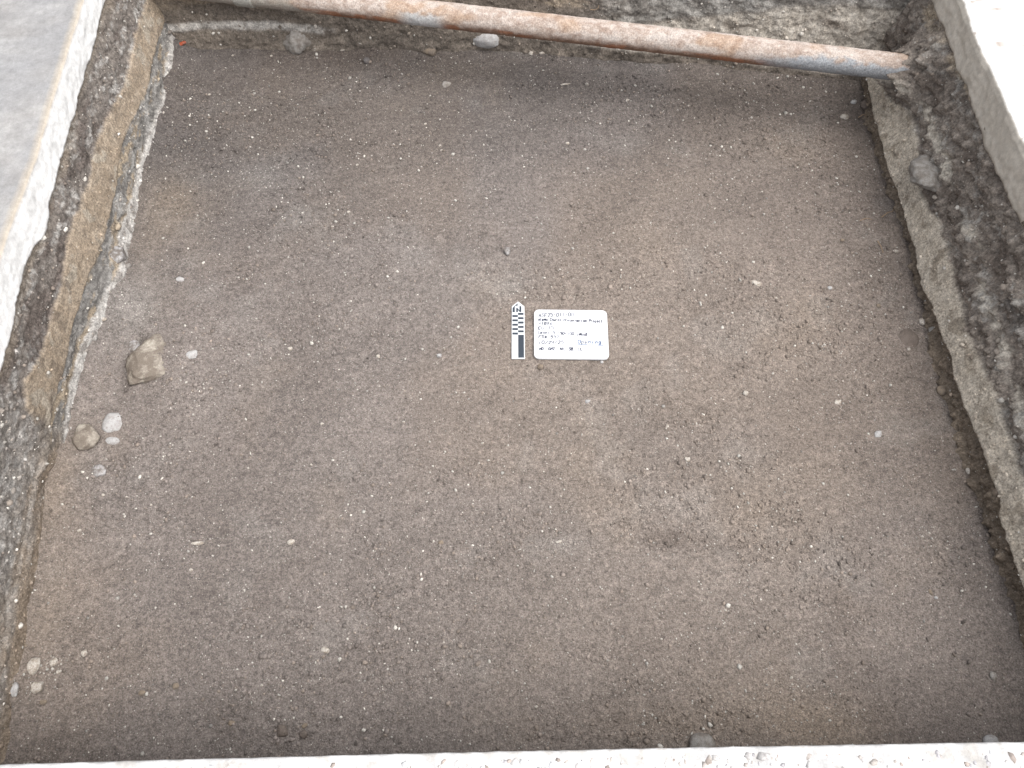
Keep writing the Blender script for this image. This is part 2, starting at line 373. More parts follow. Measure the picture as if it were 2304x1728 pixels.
def right_disp(y, z):
    b, t, above, below = right_layers(y, z)
    w, wid = worley(y * 45, z * 45, 3)
    d = (.016 - .009 * above * below) * (fbm(y * 28, z * 28, 4, 1) - .5) + .009 * (fbm(y * 5, z * 8, 3, 2) - .5)
    d += (1 - .85 * above * below) * (.026 * wid * np.clip(.65 - w, 0, 1) + .016 * (fbm(y * 45 + 4, z * 45, 3, 5) - .5) + .010 * (fbm(y * 110, z * 110, 2, 3) - .5))
    led = above * below * np.clip(1 - (z - b) / .11, 0, 1)
    d += .009 * led - .009 * (1 - above) - .010 * above * (1 - below) * ss(.2, .5, fbm(y * 9, z * 14, 2, 4))
    ring = np.hypot(y - 1.557, z - .187)
    d += .060 * np.exp(-(ring / .062) ** 2) * (1.0 + 2.4 * (fbm(y * 55, z * 55, 3, 6) - .5))
    d -= .018 * np.exp(-((y - 1.46) / .05) ** 2 - ((z - .10) / .04) ** 2)
    return d
def far_col(x, z):
    n1 = fbm(x * 14, z * 60, 4, 4); n2 = fbm(x * 60, z * 60, 3, 5)
    c = mix((.135, .115, .098), (.20, .17, .14), n1)
    zw = I(F_W, x) + .008 * (fbm(x * 25, z * 25, 3, 2) - .5)
    w = np.exp(-((z - zw) / .011) ** 4) * ss(-1.02, -.98, x) * (1 - ss(-.58, -.5, x + .1 * (n2 - .5)))
    c = mix(c, mix((.56, .535, .50), (.36, .335, .305), n2), np.clip(w * ss(.25, .4, n2 + .1), 0, 1))
    r = ss(.1, .35, x)
    tz = ss(-.008, .008, z - I(F_T1, x)) * ss(-.012, .012, I(F_T2, x) + .02 * (fbm(x * 14, z * 14, 3, 3) - .5) - z)
    c = mix(c, mix((.36, .32, .27), (.50, .465, .415), n2), r * tz * ss(.25, .5, fbm(x * 9 + .2 * x, z * 24, 3, 6) + .15))
    up = ss(-.01, .01, z - I(F_T2, x))
    c = c * (.7 + .6 * fbm(x * 95, z * 95, 3, 2))[..., None]
    c = mix(c, mix((.18, .166, .15), (.34, .325, .30), ss(.42, .62, fbm(x * 30, z * 75, 4, 7)) * .8), r * up)
    l = (1 - r) * ss(.10, .15, z)
    c = mix(c, mix((.15, .125, .105), (.32, .26, .195), ss(.4, .65, n1)), l * .85)
    return c
def far_disp(x, z):
    w, wid = worley(x * 45, z * 45, 4)
    return .012 * (fbm(x * 26, z * 40, 4, 1) - .5) + .004 * (fbm(x * 50, z * 90, 3, 5) - .5) + .022 * (fbm(x * 6, z * 8, 3, 2) - .5) + .004 * wid * np.clip(.65 - w, 0, 1) + .003 * (fbm(x * 110, z * 110, 2, 3) - .5)
def near_col(x, z):
    n1 = fbm(x * 14, z * 50, 4, 4)
    c = mix((.09, .08, .072), (.13, .112, .098), n1)
    return mix(c, (.32, .27, .2), np.exp(-((z - .14 - .03 * (fbm(x * 4, z, 3, 1) - .5)) / .03) ** 4))
ys = np.arange(-.14, 2.02, .003); xs = np.arange(-1.12, 1.16, .003)
WALLS = {}
def wall_pt(which, s, z):
    if which == 'L': return np.stack([left_x(s, z) + left_disp(s, z) - .004 * ss(.24, .28, z), s + 0 * z, z + 0 * s], -1)
    if which == 'R': return np.stack([right_x(s, z) - right_disp(s, z) + .006 * ss(.24, .28, z), s + 0 * z, z + 0 * s], -1)
    if which == 'F': return np.stack([s + 0 * z, far_y(s, z) - far_disp(s, z), z + 0 * s], -1)
    return np.stack([s + 0 * z, -.055 + .5 * far_disp(s + 5, z), z + 0 * s], -1)
WCOL = {'L': left_col, 'R': right_col, 'F': far_col, 'N': near_col}
for which, name, S, flip, lab in (('L', 'earth_wall_left', ys, True, 'left cut earth section with thick tan band and white lens'),
                                  ('R', 'earth_wall_right', ys, False, 'right cut earth section, undercut below a pale tan ledge'),
                                  ('F', 'earth_wall_far', xs, True, 'dark far earth section behind the rusty pipe'),
                                  ('N', 'earth_wall_near', xs, False, 'near earth section below the aggregate slab')):
    A, B = np.meshgrid(S, WZ, indexing='ij')
    P = wall_pt(which, A, B).reshape(-1, 3)
    o = np_mesh(name, P, grid_faces(len(S), len(WZ), flip), M_WALL, WCOL[which](A, B).reshape(-1, 3))
    tag(o, lab, kind='structure')

# ------------------------------------------------------------------ concrete slabs round the pit
ZT = Z_SLAB_T
def side_slab(name, tab, sgn, lab, edge_fn, col_fn):
    """profile swept along y: underside, cut face, arris, top out to 6 m"""
    Y = np.concatenate([np.linspace(-5, -.32, 8), np.arange(-.3, 2.2, .004), np.linspace(2.25, 7, 8)])
    X0 = I(tab, Y)
    prof = [(.10, 0), (.02, 0)] + [(0, t) for t in np.linspace(0, 1, 20)] + [(.004, 1.03), (.010, 1.05)] + [(d, 1.05) for d in (.016, .03, .05, .08, .12, .17, .23, .3, .38, .5, .7, 1, 2, 5)]
    V = []; C = []
    for k, (off, t) in enumerate(prof):
        y2 = Y
        bot, fx, top = edge_fn(Y, t)
        tt = min(t, 1)
        z = bot + (ZT - .004 - bot) * tt + (.004 if t > 1.04 else .002 if t > 1 else 0)
        fade = 1 if off < .03 else 0
        x = X0 + sgn * (off + fx * fade + (top if t >= .93 and off < .02 else 0))
        V.append(np.stack([x, y2, z], -1)); C.append(col_fn(x, Y, off, t))
    V = np.stack(V, 1); C = np.stack(C, 1)
    return tag(np_mesh(name, V.reshape(-1, 3), grid_faces(len(Y), len(prof), sgn < 0), M_CONC, C.reshape(-1, 3)), lab, kind='structure')
def left_edge(Y, t):
    bot = Z_SLAB_B + .006 * (fbm(Y * 18, Y * 0, 4, 1) - .5) * 2 - .016 * np.exp(-((Y - .99) / .05) ** 2) - .006 * ss(.55, .7, fbm(Y * 9, Y * 0 + 3, 2, 2))
    fx = .004 * (fbm(Y * 40, Y * 0 + t * 3, 3, 3) - .5) - .003 * t + .004 * (1 - t) * (fbm(Y * 90, Y * 0 + t * 9, 2, 4) - .5)
    return bot, fx, .002 * (fbm(Y * 60, Y * 0, 3, 5) - .5)
def left_slab_col(x, Y, off, t):
    n = fbm(Y * 20, x * 20 + t * 4, 4, 2)
    face = mix((.80, .80, .79), (.68, .68, .67), ss(.5, .8, n))
    face = mix(face, (.42, .36, .29), np.full_like(Y, ss(.93, .97, t)) * .9)
    lip = mix((.37, .335, .285), (.31, .28, .245), n)
    top = mix((.235, .238, .248), (.31, .305, .30), fbm(Y * 3.5, x * 3.5, 5, 6))
    top = mix(top, (.36, .355, .35), ss(.60, .72, fbm(Y * 9, x * 12, 4, 7)) * .6)
    top = mix(top, (.18, .172, .168), ss(.60, .76, fbm(Y * 11, x * 6 + 4, 4, 1)) * .4)
    c = face
    if t > 1: c = mix(lip, top, np.full_like(Y, ss(.006, .014, off)) * (.75 + .25 * n))
    return c
side_slab('pavement_left', LS, -1, 'smooth grey concrete slab on the left with a white cut edge', left_edge, left_slab_col)
def right_edge(Y, t):
    bot = Z_SLAB_B + .012 * (fbm(Y * 14, Y * 0, 4, 2) - .5) * 2 - .006 * np.sin(Y * 7)
    fx = .010 * (fbm(Y * 22, Y * 0 + t * 2, 4, 4) - .5) + .006 * (1 - t) * (fbm(Y * 80, Y * 0 + t * 8, 2, 5) - .5) + .004 * t
    return bot, fx, .012 * np.clip(fbm(Y * 16, Y * 0, 4, 6) - .45, 0, 1) + .004 * fbm(Y * 90, Y * 0, 2, 1)
def right_slab_col(x, Y, off, t):
    n = fbm(Y * 22, x * 22 + t * 4, 4, 3)
    face = mix((.47, .425, .365), (.57, .525, .46), n)
    face = mix(face, (.25, .215, .175), np.full_like(Y, 1 - ss(0, .12, t)) * .5)
    top = mix((.68, .675, .66), (.58, .575, .56), ss(.4, .8, fbm(Y * 6, x * 6, 4, 4)))
    top = mix(top, (.30, .24, .2), ss(.71, .76, fbm(Y * 45, x * 45, 2, 5)) * .8)
    return top if t > 1 else face
side_slab('pavement_right', RS, 1, 'bright white concrete slab on the right with a rough grey edge', right_edge, right_slab_col)
# near slab: sawn straight edge seen from above, exposed aggregate
def near_y(x): return .0005 + .021 * x * .95 - .005 * x * x + .0012 * (vn(x * 60, x * 0, 1) - .5) + .0006 * (vn(x * 190, x * 0, 2) - .5)
xn = np.arange(-.99, 1.118, .004)
xl, xr = left_x(0.0, Z_SLAB_B), right_x(0.0, Z_SLAB_B)
xn = np.linspace(float(xl) + .001, float(xr) - .001, 520)
prof = [(-.06, Z_SLAB_B), (0, Z_SLAB_B)] + [(0, z) for z in np.linspace(Z_SLAB_B + .01, ZT - .003, 6)] + [(-.001, ZT - .001), (-.003, ZT)] + [(-d, ZT) for d in np.concatenate([np.arange(.006, .2, .004), np.array([.25, .4, .8, 2, 5])])]
V = np.stack([np.stack([xn, near_y(xn) + dy, np.full_like(xn, z)], -1) for dy, z in prof], 1)
nx_, ny_ = V[..., 0], V[..., 1]
w, wid = worley(nx_ * 70, ny_ * 70, 5)
c = mix((.62, .615, .605), (.46, .455, .45), ss(.35, .70, fbm(nx_ * 30, ny_ * 30, 4, 2)))
c = mix(c, (.40, .375, .345), ss(.60, .72, fbm(nx_ * 55, ny_ * 55, 3, 3)) * .6)
c = np.where((V[..., 2] < ZT - .004)[..., None], np.array((.40, .38, .35)), c)
tag(np_mesh('pavement_near', V.reshape(-1, 3), grid_faces(len(xn), len(prof), True), M_CONC, c.reshape(-1, 3)), 'white exposed aggregate concrete slab at the near edge', kind='structure')
# far slab (out of the picture) and the ground beyond
xf = np.linspace(-1.04, 1.05, 300)
yfar = I(FF, xf) + FS_LEAN
prof = [(.06, Z_SLAB_B), (0, Z_SLAB_B + .004), (0, ZT - .004), (.004, ZT), (.03, ZT), (.4, ZT), (5, ZT)]
xf2 = xf
V = np.stack([np.stack([np.clip(xf2, I(LS, 2.0) + .002, I(RS, 2.0) - .002), yfar + dy + .006 * (vn(xf * 30, xf * 0, 1) - .5), np.full_like(xf, z)], -1) for dy, z in prof], 1)
tag(np_mesh('pavement_far', V.reshape(-1, 3), grid_faces(len(xf), len(prof)), M_CONC, np.full((V.shape[0] * V.shape[1], 3), .5)), 'concrete slab beyond the far section', kind='structure')
M_GROUND = soil_mat('ground_concrete', False, .2, .15, False, (.36, .35, .33), 60)
R, q = 400.0, 4.6
V = [(-R, -R, .335), (R, -R, .335), (R, R, .335), (-R, R, .335), (-q, -q, .335), (q, -q, .335), (q, q + 2, .335), (-q, q + 2, .335)]
tag(np_mesh('ground', V, [(0, 1, 5, 4), (1, 2, 6, 5), (2, 3, 7, 6), (3, 0, 4, 7)], M_GROUND, smooth=False), 'paved ground around the excavation', kind='structure')

# ------------------------------------------------------------------ loose crumbs and grit (uncountable)
ico = bmesh.new(); bmesh.ops.create_icosphere(ico, subdivisions=1, radius=1.0)
IV = np.array([v.co for v in ico.verts]); IF = np.array([[v.index for v in f.verts] for f in ico.faces]); ico.free()
def grit(name, P, Rr, C, mat, lab, flat=.75, seed=1, cat=None):
    g = np.random.default_rng(seed); n = len(P)
    sc = Rr[:, None] * g.uniform(.6, 1.35, (n, 3)); sc[:, 2] *= flat
    a = g.uniform(0, 6.283, n); ca, sa = np.cos(a), np.sin(a)
    jit = 1 + g.uniform(-.28, .28, (n, 12))
    L = IV[None] * jit[..., None] * sc[:, None, :]
    x = L[..., 0] * ca[:, None] - L[..., 1] * sa[:, None]; y = L[..., 0] * sa[:, None] + L[..., 1] * ca[:, None]
    Vv = np.stack([x, y, L[..., 2]], -1) + P[:, None, :]
    Ff = (IF[None] + 12 * np.arange(n)[:, None, None]).reshape(-1, 3)
    o = np_mesh(name, Vv.reshape(-1, 3), Ff, mat, np.repeat(C, 12, 0), smooth=False)
    return tag(o, lab, cat, kind='stuff')
def grit_cols(n, base, g, pale=.10):
    k = g.random(n)
    c = base * g.uniform(.75, 1.45, (n, 1))
    tanm = (k < .22); c[tanm] = c[tanm] * .45 + np.array((.26, .215, .178)) * g.uniform(.4, .75, (tanm.sum(), 1))
    pm = (k > 1 - pale); c[pm] = np.array((.56, .53, .48)) * g.uniform(.6, 1.2, (pm.sum(), 1))
    dm = (k > .22) & (k < .25); c[dm] = c[dm] * .6
    return c
g = np.random.default_rng(11)
n0 = 150000
cx = g.uniform(-.99, 1.0, n0); cy = g.uniform(-.03, 1.84, n0)
keep = g.random(n0) < (.14 + .50 * roughness(cx, cy) + .25 * ss(.5, .7, fbm(cx * 20, cy * 20, 3, 2)))
keep &= ~((cx > -.01) & (cx < .24) & (cy > .81) & (cy < .98))
cx, cy = cx[keep], cy[keep]; n = len(cx)
rr = np.clip(.00100 * np.exp(g.normal(0, .5, n)) * (1 + .45 * roughness(cx, cy)), .0005, .0050)
P = np.stack([cx, cy, floor_z(cx, cy) + rr * .35], -1)
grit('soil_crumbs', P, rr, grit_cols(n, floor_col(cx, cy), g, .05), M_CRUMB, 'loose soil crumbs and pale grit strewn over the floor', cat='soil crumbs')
n = 6800
cx = g.uniform(-.98, .98, n); cy = g.uniform(-.03, 1.82, n)
for px, py, rad, k in ((1740, 1610, 110, 130), (1640, 1380, 70, 60), (1850, 1600, 80, 80), (1500, 1600, 130, 70), (90, 1530, 45, 90), (130, 1480, 25, 30), (1411, 228, 12, 18), (1195, 128, 22, 26), (2090, 1205, 26, 30), (1258, 1219, 22, 24), (1885, 906, 16, 24), (445, 1222, 22, 22), (590, 395, 50, 60), (1150, 640, 40, 50), (1546, 1034, 12, 16), (300, 690, 45, 70), (800, 470, 120, 60)):
    x_, y_, mp_ = at(px, py)
    cx = np.append(cx, x_ + g.normal(0, rad * mp_ * .6, k)); cy = np.append(cy, y_ + g.normal(0, rad * mp_ * .6, k))
n = len(cx)
rr = np.clip(.00092 * np.exp(g.normal(0, .5, n)), .0005, .0044)
keep = ~((cx > -.01) & (cx < .24) & (cy > .81) & (cy < .98)); cx, cy, rr = cx[keep], cy[keep], rr[keep]; n = len(cx)
grit('lime_specks', np.stack([cx, cy, floor_z(cx, cy) + rr * .2], -1), rr, np.array((.60, .57, .52)) * g.uniform(.3, 1.0, (n, 1)), M_CRUMB, 'tiny whitish lime specks scattered in the soil floor', .6, 2, cat='lime specks')
for which, S, lab, cnt in (('L', (-.05, 1.86), 'grit and small pebbles stuck in the left earth section', 3600), ('R', (-.05, 1.72), 'grit and small pebbles stuck in the right earth section', 5200), ('F', (-1.0, 1.03), 'grit and small pebbles stuck in the far earth section', 2600)):
    s = g.uniform(S[0], S[1], cnt); z = g.uniform(.004, .272, cnt)
    rr = np.clip(.0015 * np.exp(g.normal(0, .6, cnt)), .0007, .009)
    keep = np.ones(cnt, bool)
    if which == 'L':
        wv, tv, uv, mv = left_layers(s, z); keep = g.random(cnt) > .8 * np.clip(tv, 0, 1)
    if which == 'R':
        b_, t_, ab, be = right_layers(s, z); keep = g.random(cnt) > .55 * ab * be
    s, z, rr = s[keep], z[keep], rr[keep]
    P = wall_pt(which, s, z)
    grit('section_grit', P, rr, grit_cols(len(s), WCOL[which](s, z), g, .13), M_CRUMB, lab, .8, 5, cat='grit')
# aggregate in the near slab
n = 2600
cx = g.uniform(-.93, 1.05, n); cy = near_y(cx) - .011 - g.random(n) ** 1.3 * .18
rr = np.clip(.0030 * np.exp(g.normal(0, .45, n)), .0012, .0085)
ac = np.array([(.36, .31, .28), (.48, .46, .45), (.38, .37, .38), (.54, .50, .46), (.46, .42, .39), (.6, .58, .56), (.62, .6, .58), (.6, .6, .6)])[g.integers(0, 8, n)] * g.uniform(.8, 1.3, (n, 1))
grit('exposed_aggregate', np.stack([cx, cy, np.full(n, ZT) - rr * .12], -1), rr, ac, M_CRUMB, 'small brown and grey aggregate pebbles showing in the near slab', .28, 9, cat='aggregate')

# ------------------------------------------------------------------ rusty pipe crossing the far corner
PA = np.array((1.10, 1.545, .187)); PB = np.array((-1.03, 1.9025, .187)); PR = .0322
plen = float(np.linalg.norm(PB - PA)); ax = (PB - PA) / plen
side = np.cross((0, 0, 1), ax)                              # points towards -y (the viewer)
side /= np.linalg.norm(side)
if side[1] > 0: side = -side
up = np.array((0, 0, 1.0))
pipe = empty('iron_pipe', tuple(PA))
tag(pipe, 'long rusty iron pipe crossing the far end of the pit', 'pipe')
def sweep(name, t0, t1, r0, mat, nl, na=64, colf=None, bump=.0006, ends=True):
    t = np.linspace(t0, t1, nl); a = np.linspace(0, 2 * math.pi, na, endpoint=False)
    T, A = np.meshgrid(t, a, indexing='ij')
    rad = r0(T) + bump * (fbm(T * 90, A * 2.9, 4, 2) - .5) * 4 + .0004 * (vn(T * 320, A * 12, 4) - .5)
    Vv = (PA - PA) + T[..., None] * ax + rad[..., None] * (np.cos(A)[..., None] * up + np.sin(A)[..., None] * side)
    i = np.arange(nl - 1)[:, None] * na + np.arange(na)[None]; j = np.arange(nl - 1)[:, None] * na + (np.arange(na)[None] + 1) % na
    f = np.stack([i, i + na, j + na, j], -1).reshape(-1, 4)
    return np_mesh(name, Vv.reshape(-1, 3), f, mat, colf(T, A).reshape(-1, 3), parent=pipe)
def pipe_x(T): return PA[0] + T * ax[0]
def pipe_col(T, A):
    X = pipe_x(T); A2 = np.where(A > math.pi, A - 2 * math.pi, A)      # 0 top, + towards viewer
    n = fbm(T * 14, A2 * 1.2, 5, 1); n2 = fbm(T * 70, A2 * 4, 4, 3); n3 = fbm(T * 9, A2 * .5 + 4, 3, 5)
    c = mix((.42, .34, .29), (.53, .455, .405), ss(.35, .65, n2))
    c = mix(c, (.42, .27, .165), ss(.52, .68, n3) * .45)
    c = mix(c, (.20, .115, .075), ss(.57, .68, fbm(T * 55, A2 * 2.2 + 3, 4, 7)) * .30)
    c = mix(c, (.55, .50, .46), ss(.54, .70, n) * .6)
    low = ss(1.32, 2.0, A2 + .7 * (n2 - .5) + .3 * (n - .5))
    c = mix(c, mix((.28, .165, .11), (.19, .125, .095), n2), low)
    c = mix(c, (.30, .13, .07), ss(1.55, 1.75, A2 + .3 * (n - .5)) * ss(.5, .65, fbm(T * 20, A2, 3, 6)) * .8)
    zinc = ss(.62, .74, X + .12 * (n - .5)) * ss(.75, 1.15, A2 + .9 * (n2 - .5) + .5 * (n - .5))
    c = mix(c, mix((.27, .29, .315), (.38, .40, .42), n2), np.clip(zinc, 0, 1) * .92)
    z2 = np.exp(-((X + .235) / .055) ** 4) * ss(.85, 1.2, A2 + .6 * (n2 - .5))
    c = mix(c, (.52, .54, .55), np.clip(z2, 0, 1) * .8)
    end = ss(.5, .62, -X + .25 * (n - .5))
    return mix(c, mix((.40, .385, .34), (.30, .27, .24), n2), end * .85)
m, n_, l_, b_ = base_mat('rusty_iron', .88, .2)
tc = n_.new('ShaderNodeTexCoord'); a_ = n_.new('ShaderNodeAttribute'); a_.attribute_name = 'Col'
f1 = noise_node(n_, l_, tc.outputs['Object'], 260, 5, .75); f2 = noise_node(n_, l_, tc.outputs['Object'], 70, 4, .6)
c_ = mix_col(n_, l_, 1.0, a_.outputs['Color'], map_range(n_, l_, f1, .30, .70, .55, 1.35), 'MULTIPLY')
c_ = mix_col(n_, l_, map_range(n_, l_, f2, .60, .74, 0, .35), c_, (.30, .175, .11))
l_.new(c_, b_.inputs['Base Color'])
bp = n_.new('ShaderNodeBump'); bp.inputs['Strength'].default_value = .9; bp.inputs['Distance'].default_value = .003
l_.new(f1, bp.inputs['Height']); l_.new(bp.outputs[0], b_.inputs['Normal'])
M_RUST = m
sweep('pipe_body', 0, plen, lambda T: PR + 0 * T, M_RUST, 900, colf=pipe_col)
tcol = (1.10 + .70) / abs(ax[0])
sweep('coupling_collar', tcol, tcol + .055, lambda T: PR + .0045 * np.minimum(1, np.minimum((T - tcol), (tcol + .055 - T)) / .004) - .001, M_RUST, 40,
      colf=lambda T, A: mix((.42, .41, .37), (.30, .28, .25), fbm(T * 60, A * 3, 3, 2)))

# ------------------------------------------------------------------ stones
def stone_mesh(name, size, seed, style, flat_top=False):
    g = np.random.default_rng(seed)
    bm = bmesh.new(); bmesh.ops.create_icosphere(bm, subdivisions=4 if max(size) > .03 else 3, radius=1.0)
    off = Vector(g.uniform(-50, 50, 3))
    amp = .10 if style == 'round' else .16
    for v in bm.verts:
        p = v.co.copy()
        v.co = p * (1 + amp * mnoise.fractal(p * 1.3 + off, 1.0, 2.0, 3))
    if style != 'round':
        for k in range(11):
            d = Vector(g.normal(0, 1, 3)).normalized(); h = g.uniform(.62, .9)
            for v in bm.verts:
                q = v.co.dot(d)
                if q > h: v.co -= d * (q - h) * .88
        for v in bm.verts:
            v.co *= 1 + .10 * mnoise.fractal(v.co * 3.2 + off, .7, 2.0, 5)
    else:
        for v in bm.verts: v.co *= 1 + .015 * mnoise.noise(v.co * 6 + off)
    for v in bm.verts: v.co = Vector((v.co.x * size[0], v.co.y * size[1], v.co.z * size[2]))
    me = bpy.data.meshes.new(name); bm.to_mesh(me); bm.free()
    for p in me.polygons: p.use_smooth = True
    return me
_sd = [100]
def stone(px, py, w, h, key, label, name='stone', style='chip', rise=.5, tall=.6, rz=None, z0=None, group=None, wall=None, cat='stone'):
    """w, h: size in photo pixels; rise: how much of its half height stands above the ground"""
    _sd[0] += 1
    g = np.random.default_rng(_sd[0])
    if wall:
        s, z = on_wall(px, py, wall)
        p = wall_pt(wall, np.array([s]), np.array([z]))[0]
        x, y = p[0], p[1]; z -= .004; y += .012 * (wall == 'F'); x += .012 * (wall == 'R'); mp = math.dist(p, (0, 0, CAM_H)) / FPX
    else:
        x, y, mp = at(px, py)
        z = None
    sx, sy = w * mp / 2, h * mp / 2 * 1.12
    sz = tall * min(sx, sy)
    me = stone_mesh(name, (sx, sy, sz), _sd[0], style)
    me.materials.append(SM[key])
    o = bpy.data.objects.new(name, me); col.objects.link(o)
    zz = (float(floor_z(x, y)) + sz * (rise * 1.2 - .6)) if z is None else z
    if z0 is not None: zz = z0
    o.location = (x, y, zz)
    o.rotation_euler = (g.uniform(-.12, .12), g.uniform(-.12, .12), rz if rz is not None else g.uniform(-.35, .35))
    return tag(o, label, cat, group)
stone(666, 92, 66, 50, 'grey', 'large rough grey stone half buried at the foot of the far section', tall=.8, wall='F')
stone(1092, 90, 64, 38, 'pale', 'smooth oval pale grey cobble lying just below the pipe', style='round', tall=.8, wall='F', rz=-.25)
stone(765, 111, 25, 18, 'white', 'white angular fragment right of the large grey far stone, lower of two', wall='F')
stone(812, 97, 25, 19, 'white', 'cream white fragment right of the large grey far stone, upper of two', wall='F')
stone(826, 142, 15, 15, 'dark', 'small round dark grey pebble below the two white far fragments', 'pebble', 'round', .9, .9, cat='pebble')
stone(968, 121, 38, 26, 'tan', 'brown tan stone half sunk in the floor left of the oval cobble', rise=.6)
stone(1004, 188, 24, 19, 'grey', 'flat grey chip pressed into the dark soil below the pipe', rise=.45, tall=.4)
stone(921, 64, 30, 14, 'pale', 'small grey pink stone in the section directly under the pipe', rise=.9, wall='F')
stone(1195, 126, 14, 12, 'white', 'left of two cream lumps side by side under the pipe', 'lump', rise=.8, cat='lump')
stone(1219, 126, 14, 12, 'white', 'right of two cream lumps side by side under the pipe', 'lump', rise=.8, cat='lump')
stone(1272, 191, 22, 5, 'white', 'narrow stick shaped pale chip below the pipe', 'chip', rise=.8, rz=.05, cat='chip')
stone(1320, 193, 9, 9, 'grey', 'small grey pebble right of the stick shaped pale chip', 'pebble', 'round', .9, .9, cat='pebble')
stone(1276, 324, 11, 9, 'white', 'lone cream pebble on the floor above the scale bar', 'pebble', rise=.9, cat='pebble')
stone(418, 116, 21, 10, 'red', 'red brick chip in the far left corner of the pit', 'brick_chip', rise=.9, rz=.55, cat='brick chip')
b = stone(346, 812, 136, 126, 'patch', 'big soil stained boulder with white patches buried beside the left section', 'boulder', rise=.12, tall=.32, rz=.5, cat='boulder')
b.rotation_euler.y = .15; b.rotation_euler.x = -.05
stone(296, 774, 28, 30, 'dust', 'dusty grey cobble behind the big patchy boulder at left', rise=.5, style='round')
stone(434, 801, 30, 24, 'pale', 'flat pale stone in the floor right of the big patchy boulder', rise=.42, tall=.4)
stone(406, 628, 22, 13, 'pale', 'small flat pale stone above the big patchy boulder', rise=.4, tall=.4)
stone(252, 952, 48, 50, 'pale', 'pale grey trapezoid shaped stone near the left section', style='chip', rise=.42, tall=.4)
stone(253, 992, 36, 18, 'pale', 'low pale sliver just below the trapezoid shaped stone', style='round', rise=.42, tall=.5)
stone(196, 990, 62, 62, 'patch', 'tan and white angular rock against the foot of the left section', rise=.6, tall=.6, rz=.8)
stone(220, 1064, 42, 32, 'dust', 'whitish soil smeared stone below the angular rock at left', rise=.4, tall=.4)
stone(284, 606, 48, 46, 'dust', 'whitish mortar lump bulging from the foot of the left section', 'mortar_lump', rise=.9, tall=.8, cat='mortar')
stone(245, 735, 20, 10, 'white', 'small pale chip sticking out below the mortar lump', 'chip', rise=.9, cat='chip')
stone(1141, 567, 17, 18, 'dust', 'round greyish clod standing on the floor above the scale bar', 'clod', rise=1.0, tall=.9, cat='clod')
stone(1702, 639, 25, 15, 'white', 'flat whitish stone alone on the floor right of the card', rise=.6, tall=.4)
stone(1216, 826, 15, 13, 'tan', 'tan pebble just below the lower left corner of the card', 'pebble', rise=.9, tall=.8, cat='pebble')
stone(1354, 814, 8, 7, 'pale', 'tiny pale pebble at the lower right corner of the card', 'pebble', 'round', .9, .8, cat='pebble')
stone(851, 802, 10, 9, 'white', 'white pebble left of the scale bar, nearest to the grey pebble', 'pebble', rise=.9, cat='pebble')
stone(988, 801, 12, 11, 'pale', 'grey angular pebble left of the scale bar', 'pebble', rise=.9, tall=.8, cat='pebble')
stone(653, 784, 12, 10, 'white', 'pale pebble in the open floor between boulder and scale bar', 'pebble', rise=.9, cat='pebble')
stone(1676, 886, 13, 12, 'white', 'bright white pebble right of and below the card', 'pebble', rise=1.0, tall=.8, cat='pebble')
stone(1546, 1033, 14, 13, 'white', 'crumbly white lime lump below and right of the card', 'lump', rise=.6, cat='lump')
stone(1502, 961, 6, 13, 'white', 'slender yellowish white chip below the card', 'chip', rise=.8, rz=.3, cat='chip')
stone(1323, 902, 12, 9, 'pale', 'small grey stone directly below the card', 'pebble', rise=.9, cat='pebble')
stone(1493, 914, 9, 9, 'grey', 'small grey pebble above the slender yellowish chip', 'pebble', 'round', .9, .8, cat='pebble')
stone(1258, 1219, 20, 7, 'white', 'flat bright lime smear in the middle foreground', 'lump', rise=.4, tall=.4, rz=.1, cat='lump')
stone(1884, 906, 16, 15, 'white', 'chalky white patch of lime towards the right section', 'lump', rise=.45, tall=.4, cat='lump')
stone(1974, 979, 24, 14, 'pale', 'flat slanting grey white chip near the right section', 'chip', rise=.6, tall=.35, rz=.7, cat='chip')
stone(1867, 648, 11, 9, 'pale', 'small pale pebble right of the flat whitish stone', 'pebble', 'round', .7, .6, cat='pebble')
stone(2017, 563, 15, 9, 'white', 'cream chip lying near the undercut of the right section', 'chip', rise=.8, tall=.5, rz=-.2, cat='chip')
stone(1977, 688, 11, 10, 'tan', 'small tan pebble near the undercut of the right section', 'pebble', rise=.8, cat='pebble')
stone(1896, 541, 12, 8, 'tan', 'small brownish pebble left of the cream chip', 'pebble', rise=.8, cat='pebble')
for i, (px, py, w, h, k, lab) in enumerate((
    (2076, 661, 20, 22, 'tan', 'topmost rounded pebble in the undercut of the right section'),
    (2074, 725, 14, 16, 'white', 'small whitish pebble in the undercut, second from the top'),
    (2102, 746, 26, 34, 'grey', 'larger grey pebble in the undercut under the tan ledge'),
    (2046, 762, 50, 44, 'brown', 'broad brown stone almost flush with the floor by the undercut'),
    (2044, 786, 9, 8, 'white', 'tiny white pebble on the broad brown flush stone'),
    (2119, 878, 22, 24, 'tan', 'tan pebble at the foot of the undercut, left of two grey ones'),
    (2150, 903, 17, 30, 'pale', 'upright grey pebble of a stacked pair in the undercut'),
    (2160, 931, 18, 24, 'pale', 'lower grey pebble of a stacked pair in the undercut'),
    (2182, 979, 17, 24, 'pale', 'single pale pebble below the stacked pair in the undercut'),
    (2215, 1054, 22, 20, 'pale', 'pale round pebble in the lower undercut'),
    (2179, 1058, 11, 17, 'white', 'thin white pebble left of the pale round one in the undercut'),
    (2242, 1132, 30, 38, 'tan', 'largest tan cobble low in the undercut near the right frame'))):
    stone(px, py, w, h, k, lab, 'pebble' if w < 30 else 'stone', 'round', .8 if w < 40 else .3, .8 if w < 40 else .25, cat='pebble' if w < 30 else 'stone')
